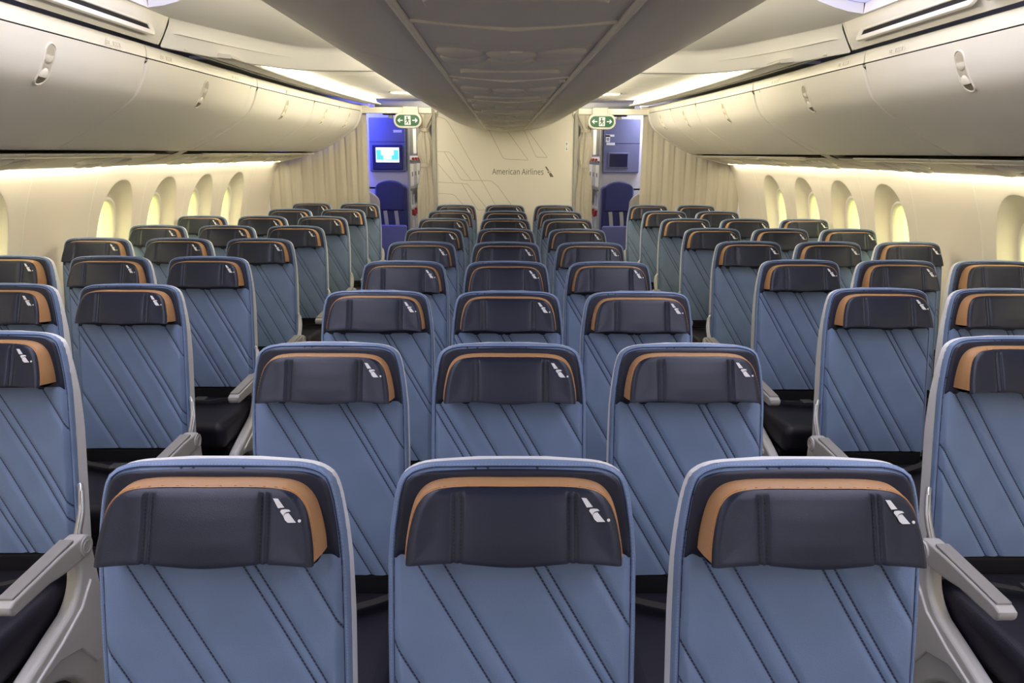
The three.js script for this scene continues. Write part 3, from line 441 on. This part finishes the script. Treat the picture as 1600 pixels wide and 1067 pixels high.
function backTex(p) {
  const w = 768, h = 1152;
  const bump = dataTex(w, h, (x, y) => { const u = (x / w - 0.5) * 0.48, v = y / h * 0.72, d = seamDist(u, v, p), e = edgeDist(u, v); let k = 0.62 + 0.1 * noise.noise(u * 900, v * 900, 1) + 0.06 * noise.noise(u * 260, v * 400, 5); if (e > 0.012) k -= 0.5 * Math.exp(-((d / 0.0022) ** 2)); k -= 0.5 * Math.exp(-(((e - 0.0115) / 0.0012) ** 2)); return k; });
  const col = dataTex(w, h, (x, y) => {
    const u = (x / w - 0.5) * 0.48, v = y / h * 0.72, d = seamDist(u, v, p), e = edgeDist(u, v); const t = 1 + 0.04 * noise.noise(u * 14, v * 14, 9) + 0.03 * noise.noise(u * 500, v * 700, 2);
    let c = [0.475 * t, 0.56 * t, 0.685 * t]; const along = (v * 1.15) / 0.0075, dash = (along - Math.floor(along)) < 0.72;
    if (e > 0.012 && d < 0.0012 && dash) c = [0.13, 0.15, 0.26]; else if (e > 0.012 && d < 0.0024) c = c.map((q) => q * 0.8);
    if (Math.abs(e - 0.0115) < 0.0008) c = [0.16, 0.19, 0.32];
    const a2 = (u + v) / 0.006; if (Math.abs(e - 0.0068) < 0.0007 && a2 - Math.floor(a2) < 0.55) c = [0.55, 0.63, 0.78];
    return c;
  }, { srgb: true });
  return new THREE.MeshStandardMaterial({ map: col, bumpMap: bump, bumpScale: 0.0022, roughness: 0.5, side: THREE.DoubleSide });
}
const MB = { A: backTex('A'), B: backTex('B') };
const ease = (a) => { const s = a * 2 - 1; return 0.55 * s + 0.45 * Math.sin(s * Math.PI / 2); };
const lean = (g) => g.rotateX(-TILT).translate(0, 0.5, 0.1);       // from the plane of the back into the seat
function backGeo(p, nu, nv) {
  return lean(gridGeo(nu, nv, (a, b) => {
    const t = ease(a), v = 0.01 + (VT - 0.01) * (1 - (1 - b) ** 1.5), hw = halfW(v), u = t * hw, e = edgeDist(u, v), r = 0.013;
    let d = 0.014 + 0.016 * Math.sqrt(Math.max(0, 1 - (1 - Math.min(e / r, 1)) ** 2));
    if (e > 0.009) { const k = sm(0.011, 0.026, e), sd = seamDist(u, v, p); d += k * (0.004 - 0.006 * Math.exp(-((sd / 0.007) ** 2)) + 0.010 * (Math.abs(u) / 0.2) ** 2.5 * sm(0.6, 0.3, v) + 0.012 * sm(0.3, 0.08, v) * 0.6); d -= 0.004 * Math.exp(-(((e - 0.0115) / 0.0025) ** 2)); }
    return [u, v - 0.005 * t * t * sm(VT - 0.05, VT, v), d];
  }, (a, b, [u, v]) => [u / 0.48 + 0.5, v / 0.72]));
}
function upperGeo(nu, nv) {                                           // dark leather field behind the headrest
  const v0 = 0.503, v1 = VT - 0.0128;
  return lean(gridGeo(nu, nv, (a, b) => { const t = ease(a), v = lerp(v0, v1, 1 - (1 - b) ** 1.5), hw = inset(v, 0.0124), u = t * hw, e = Math.min(hw - Math.abs(u), v1 - v, v - v0); return [u, v - 0.005 * t * t * sm(VT - 0.05, VT, v), 0.0315 + 0.005 * Math.sqrt(Math.max(0, 1 - (1 - Math.min(Math.max(e, 0) / 0.008, 1)) ** 2))]; }, (a, b, [u, v]) => [u * 8, v * 8]));
}
function outline(grow, v0 = 0) { const L = [], R = []; for (let i = 0; i <= 40; i++) { const v = v0 + (VT - v0) * (1 - (1 - i / 40) ** 1.8); R.push([halfW(v) + grow, v + grow * (v / VT) - 0.005 * sm(VT - 0.05, VT, v)]); } return [...R, [0.06, VT + grow], [-0.06, VT + grow], ...R.slice().reverse().map(([x, y]) => [-x, y])]; }
const shellGeo = lean((() => { const g = extrude(outline(-0.001, -0.02), 0.056, 0.008, 3).translate(0, 0, -0.012), p = g.attributes.position; for (let i = 0; i < p.count; i++) { const v = p.getY(i), z = p.getZ(i); p.setZ(i, 0.016 - (0.016 - z) * lerp(1, 0.48, sm(0.36, 0.66, v))); } g.computeVertexNormals(); return g; })());
// headrest: outline in its own plane, pad and tan gusset
const HRH = 0.121, HR = [[-0.174, 0.004], [-0.172, 0.03], [-0.164, 0.072], [-0.156, 0.093], [-0.142, 0.109], [-0.118, 0.118], [0, 0.121], [0.118, 0.118], [0.142, 0.109], [0.156, 0.093], [0.164, 0.072], [0.172, 0.03], [0.174, 0.004]].map(([x, y]) => [x * 1.023, y]);
const hrCurve = new THREE.CatmullRomCurve3(HR.map(([x, y]) => new THREE.Vector3(x, y, 0)), false, 'centripetal');
const hrPts = hrCurve.getPoints(60);
const hrHalf = (() => { const rows = hrPts.slice(30).map((p) => [p.y, p.x]).sort((a, b) => a[0] - b[0]); return (v) => table(rows, v); })();
const hrIn = (g) => lean(g.translate(0, HB + 0.002, 0.034));
function padGeo(nu, nv) {
  return hrIn(gridGeo(nu, nv, (a, b) => {
    const t = ease(a), v = 0.1205 * (1 - (1 - b) ** 1.4), hw = hrHalf(v), u = t * hw, e = Math.min(hw - Math.abs(u), HRH - v, v + 0.008), r = 0.016;
    let d = lerp(0.077, 0.048, v / HRH) - 0.009 + 0.010 * Math.sqrt(Math.max(0, 1 - (1 - clamp(e / r, 0, 1)) ** 2));
    for (const q of [-0.0985, -0.088, 0.091, 0.102]) d -= 0.004 * Math.exp(-(((u - q) / 0.0026) ** 2)) * sm(0.119, 0.108, v);
    d += -0.002 * Math.exp(-(((Math.abs(u) - 0.0945) / 0.012) ** 2)) * sm(0.119, 0.095, v) + 0.004 * Math.cos(u * 16) * sm(0.0, 0.05, e); return [u, v - 0.004 * Math.cos(u * 30) * (1 - v / HRH) * 0.8, d];
  }, (a, b, [u, v]) => [u * 8, v * 8]));
}
const gFront = (v) => lerp(0.077, 0.048, v) - 0.0085;
const gusPt = (p, t) => { const v = clamp(p.y / HRH, 0, 1), out = 0.0062 * Math.sin(t * Math.PI / 2), nx = Math.sign(p.x) * sm(0.10, 0.175, Math.abs(p.x)), ny = sm(0.03, 0.128, p.y), l = Math.hypot(nx, ny) || 1; return [p.x + nx / l * out, p.y + ny / l * out, lerp(gFront(v), -0.002, t) + 0.003 * Math.sin(t * Math.PI)]; };
const gusset = hrIn(gridGeo(60, 8, (a, b) => gusPt(hrPts[Math.round(a * 60)], b)));
const padBottom = hrIn(gridGeo(24, 8, (a, b) => { const u = lerp(-0.178, 0.178, a); return [u, 0.002 - 0.0032 * Math.cos(u * 30) * (1 - b) - 0.006 * Math.sin(b * Math.PI), lerp(0.0675 + 0.004 * Math.cos(u * 16), -0.002, b)]; }));
const stitchGeo = (() => { const gs = []; for (let i = 4; i < 300; i += 4.6) { const f = i / 304, p = hrCurve.getPoint(f), tg = hrCurve.getTangent(f), q = gusPt(p, 0.12), b = new THREE.BoxGeometry(0.0042, 0.0012, 0.0014); b.rotateZ(Math.atan2(tg.y, tg.x)); const w = gusPt(p, 0.13), l = 900 * 0.0006; gs.push(b.translate(q[0] + (q[0] - p.x) * 0.4, q[1] + (q[1] - p.y) * 0.4, q[2])); } return hrIn(mergeGeometries(gs.map(clean))); })();
const padStitch = (() => { const gs = []; for (const q of [-0.0985, -0.088, 0.091, 0.102]) for (let v = 0.012; v < 0.111; v += 0.0062) gs.push(box(0.0009, 0.0042, 0.001, q, v, lerp(0.077, 0.048, v / HRH) - 0.009 + 0.010 - 0.0055 + 0.004 * Math.cos(q * 16) + 0.0006)); return hrIn(mergeGeometries(gs.map(clean))); })();
const emblemGeo = (() => {                                            // the white three-piece mark with its dot
  const k = 0.039 / 373, T = ([x, y]) => [(x - 531) * k, (454 - y) * k];
  const a = [[345, 268], [422, 272], [526, 408], [430, 418]].map(T), b = [[465, 470], [480, 440], [540, 433], [600, 440], [630, 468], [575, 475], [540, 492], [515, 535]].map(T), c = [[518, 540], [548, 500], [596, 490], [716, 638], [590, 640], [545, 600]].map(T);
  const gs = [a, b, c].map((p) => extrude(p, 0.0012, 0)); gs.push(new THREE.CylinderGeometry(0.0026, 0.0026, 0.0012, 12).rotateX(Math.PI / 2).translate(...T([770, 612]), 0));
  return hrIn(mergeGeometries(gs.map(clean)).rotateX(-Math.atan2(0.029, 0.121)).translate(0.130, 0.088, 0.0585));
})();
const bend = (g, f) => { const p = g.attributes.position; for (let i = 0; i < p.count; i++) { const q = f(p.getX(i), p.getY(i), p.getZ(i)); p.setXYZ(i, ...q); } g.computeVertexNormals(); return g; };
const cushionGeo = bend(new RoundedBoxGeometry(0.445, 0.13, 0.47, 6, 0.04), (x, y, z) => [x * (1 - 0.03 * z), y + (y > 0 ? 0.012 * Math.cos(x * 7) : 0) + 0.02 * sm(0.0, 0.2, z) - 0.012, z]).translate(0, 0.405, 0.355);
const lumbarGeo = bend(new RoundedBoxGeometry(0.425, 0.15, 0.05, 4, 0.02), (x, y, z) => [x, y, z]).translate(0, 0.442, 0.108);
const pipingGeo = tube([[-0.214, 0.512, 0.118], [-0.1, 0.511, 0.130], [0.1, 0.511, 0.130], [0.214, 0.512, 0.118]], 0.004, 16, 6);
const panGeo = box(0.44, 0.05, 0.42, 0, 0.325, 0.33, 0.01);
const legGeo = [tube([[0, 0.3, 0.13], [0, 0.1, 0.05], [0, 0, 0.03]], 0.016), tube([[0, 0.3, 0.42], [0, 0.15, 0.47], [0, 0, 0.50]], 0.016)];
const barGeo = [box(0.40, 0.03, 0.03, 0, 0.295, 0.14, 0.008), box(0.40, 0.03, 0.03, 0, 0.295, 0.44, 0.008)];
const beltGeo = ribbon([[-0.225, 0.455, 0.15], [-0.2, 0.487, 0.20], [-0.1, 0.492, 0.25], [0.02, 0.49, 0.28], [0.12, 0.491, 0.24], [0.205, 0.489, 0.19], [0.226, 0.455, 0.15]], 0.045, 0.003, [0, 0.25, 1], 40);
const buckleGeo = box(0.055, 0.012, 0.045, 0.0, 0.497, 0.277, 0.004), pocketGeo = lean(box(0.36, 0.3, 0.02, 0, 0.16, -0.052, 0.01)), trayGeo = lean(box(0.38, 0.22, 0.02, 0, 0.40, -0.038, 0.008));
// aisle armrest, side shroud and linkage in the (z, y) plane; f = +1 when the aisle is on +x
const sideOn = (g, x) => g.rotateY(-Math.PI / 2).translate(x, 0, 0);    // outline x -> z
const armShape = (() => { const s = new THREE.Shape(); s.absarc(0.19, 0.567, 0.034, Math.PI * 0.5, Math.PI * 1.42, false); s.quadraticCurveTo(0.27, 0.533, 0.36, 0.553); s.lineTo(0.505, 0.556); s.quadraticCurveTo(0.525, 0.566, 0.52, 0.588); s.lineTo(0.5, 0.596); s.lineTo(0.3, 0.603); s.closePath(); return s; })();
const shroudShape = (() => { const s = new THREE.Shape(); s.moveTo(0.15, 0.575); s.lineTo(0.225, 0.54); s.quadraticCurveTo(0.225, 0.45, 0.30, 0.415); s.quadraticCurveTo(0.42, 0.385, 0.56, 0.345); s.quadraticCurveTo(0.60, 0.33, 0.585, 0.30); s.lineTo(0.50, 0.295); s.quadraticCurveTo(0.36, 0.28, 0.29, 0.18); s.lineTo(0.22, 0.02); s.lineTo(0.13, 0.02); s.quadraticCurveTo(0.16, 0.2, 0.13, 0.36); s.closePath(); return s; })();
const ribShape = [[0.19, 0.46], [0.25, 0.405], [0.36, 0.365], [0.5, 0.33], [0.5, 0.318], [0.38, 0.325], [0.28, 0.29], [0.22, 0.2], [0.195, 0.2], [0.2, 0.34]];
const armGeos = (f) => ({
  arm: sideOn(extrude(armShape, 0.05, 0.007, 3), f * 0.252), pad: bend(box(0.040, 0.008, 0.27, f * 0.252, 0.6035, 0.365, 0.003), (x, y, z) => [x, y - (z - 0.365) * 0.034, z]),
  cap: [new THREE.CylinderGeometry(0.027, 0.029, 0.006, 28).rotateZ(Math.PI / 2).translate(f * 0.279, 0.567, 0.19), new THREE.TorusGeometry(0.018, 0.0012, 6, 28).rotateY(Math.PI / 2).translate(f * 0.2825, 0.567, 0.19)],
  shroud: sideOn(extrude(shroudShape, 0.044, 0.014, 4), f * 0.252), rib: sideOn(extrude(ribShape, 0.01, 0.004, 2), f * 0.275),
  link: [tube([[f * 0.24, 0.59, 0.165], [f * 0.244, 0.65, 0.135], [f * 0.232, 0.70, 0.10], [f * 0.222, 0.712, 0.085]], 0.009, 20, 8), tube([[f * 0.252, 0.59, 0.175], [f * 0.256, 0.65, 0.147], [f * 0.243, 0.705, 0.112]], 0.006, 20, 8)],
  anchor: [box(0.014, 0.05, 0.03, f * 0.224, 0.46, 0.165, 0.004), new THREE.CylinderGeometry(0.011, 0.011, 0.02, 14).rotateZ(Math.PI / 2).translate(f * 0.229, 0.472, 0.17), box(0.01, 0.02, 0.05, f * 0.226, 0.435, 0.185, 0.003)],
});
const ARM = { 1: armGeos(1), '-1': armGeos(-1) };
const LOD = {}; for (const [n, k] of [['near', 1], ['far', 0.45]]) LOD[n] = { A: backGeo('A', Math.round(110 * k), Math.round(150 * k)), B: backGeo('B', Math.round(110 * k), Math.round(150 * k)), upper: upperGeo(Math.round(60 * k), Math.round(24 * k)), pad: padGeo(Math.round(150 * k), Math.round(40 * k)) };
const protos = {};
function seatProto(lod, pat, aisle) {
  const key = lod + pat + aisle; if (protos[key]) return protos[key];
  const o = new THREE.Group(), L = LOD[lod];
  part('back_shell', shellGeo, M.shell, o, 'pale grey plastic shell'); part('backrest', L[pat], MB[pat], o); part('upper_panel', L.upper, M.navy, o);
  const h = part('headrest', [L.pad, padBottom], M.navy, o, 'dark navy headrest pad'); part('headrest_trim', gusset, M.tan, h, 'tan leather trim'); part('emblem', emblemGeo, M.white, h, 'white three-piece mark');
  if (lod === 'near') { for (const m of [part('trim_stitching', stitchGeo, M.stitch, h), part('pad_stitching', padStitch, M.dark, h)]) m.userData.kind = 'stuff'; }
  const c = part('seat_cushion', cushionGeo, M.cushion, o); part('lumbar_panel', lumbarGeo, M.black, o); part('piping', pipingGeo, M.black, o);
  part('seat_pan', panGeo, M.dark, o); const b = part('seat_belt', beltGeo, M.belt, o); part('buckle', buckleGeo, M.buckle, b); part('seat_pocket', pocketGeo, M.black, o); part('tray_table', trayGeo, M.shell, o);
  part('cross_bar', barGeo[0], M.metal, o); part('cross_bar', barGeo[1], M.metal, o);
  if (aisle) { const A = ARM[aisle]; const a = part('armrest', A.arm, M.arm, o); part('arm_pad', A.pad, M.armPad, a); part('hinge_cap', A.cap, M.arm, a); const s = part('side_shroud', A.shroud, M.frame, o); part('shroud_rib', A.rib, M.frame, s); part('linkage', A.link, M.metal, o); part('belt_anchor', A.anchor, M.metal, o); }
  for (const g of legGeo) { const l = part('leg', g, M.metal, o); l.position.x = aisle * 0.12; }
  return protos[key] = o;
}
const ORD = ['first', 'second', 'third', 'fourth', 'fifth', 'sixth', 'seventh', 'eighth', 'ninth'];
function addSeat(x, Z, pat, aisle, label, group, lod) {
  const o = seatProto(lod, pat, aisle).clone(); o.name = numbered('airline_seat'); o.position.set(x, 0, -Z); scene.add(o); tag(o, label, 'airline seat', group);
  const h = o.getObjectByName('headrest'); h.position.y = (rnd() - 0.5) * 0.008; h.position.z = (rnd() - 0.5) * 0.004; h.rotation.z = (rnd() - 0.5) * 0.006; o.rotation.x = 0;
}
const Z1 = 1.19, PITCH = 0.8, DX = 0.5035;
for (let r = 0; r < 9; r++) for (const c of [-1, 0, 1]) addSeat(c * DX, Z1 + PITCH * r, r > 0 && (c === 0 || (r > 1 && c > 0)) ? 'B' : 'A', c, `blue leather seat with navy headrest, ${ORD[r]} row of the centre block, ${['left', 'middle', 'right'][c + 1]} seat`, 'seats of the centre block', r < 4 ? 'near' : 'far');
for (const s of [-1, 1]) for (let r = 0; r < 8; r++) for (const c of [0, 1, 2]) {
  if (r > 5 && c === 2) continue; if (r === 0 && c === 2) continue;
  addSeat((s < 0 ? -1.507 : 1.489) + s * c * 0.4926, Z1 + PITCH * (r + 1.15 - (s > 0 ? 0.03 : 0)), (s < 0 || r % 3 === 2) ? 'B' : 'A', c ? 0 : -s, `blue leather ${['aisle', 'middle', 'window'][c]} seat with navy headrest, ${ORD[r]} row of the ${s < 0 ? 'left' : 'right'} block`, `seats of the ${s < 0 ? 'left' : 'right'} block`, r < 3 ? 'near' : 'far');
}
renderer.render(scene, camera);
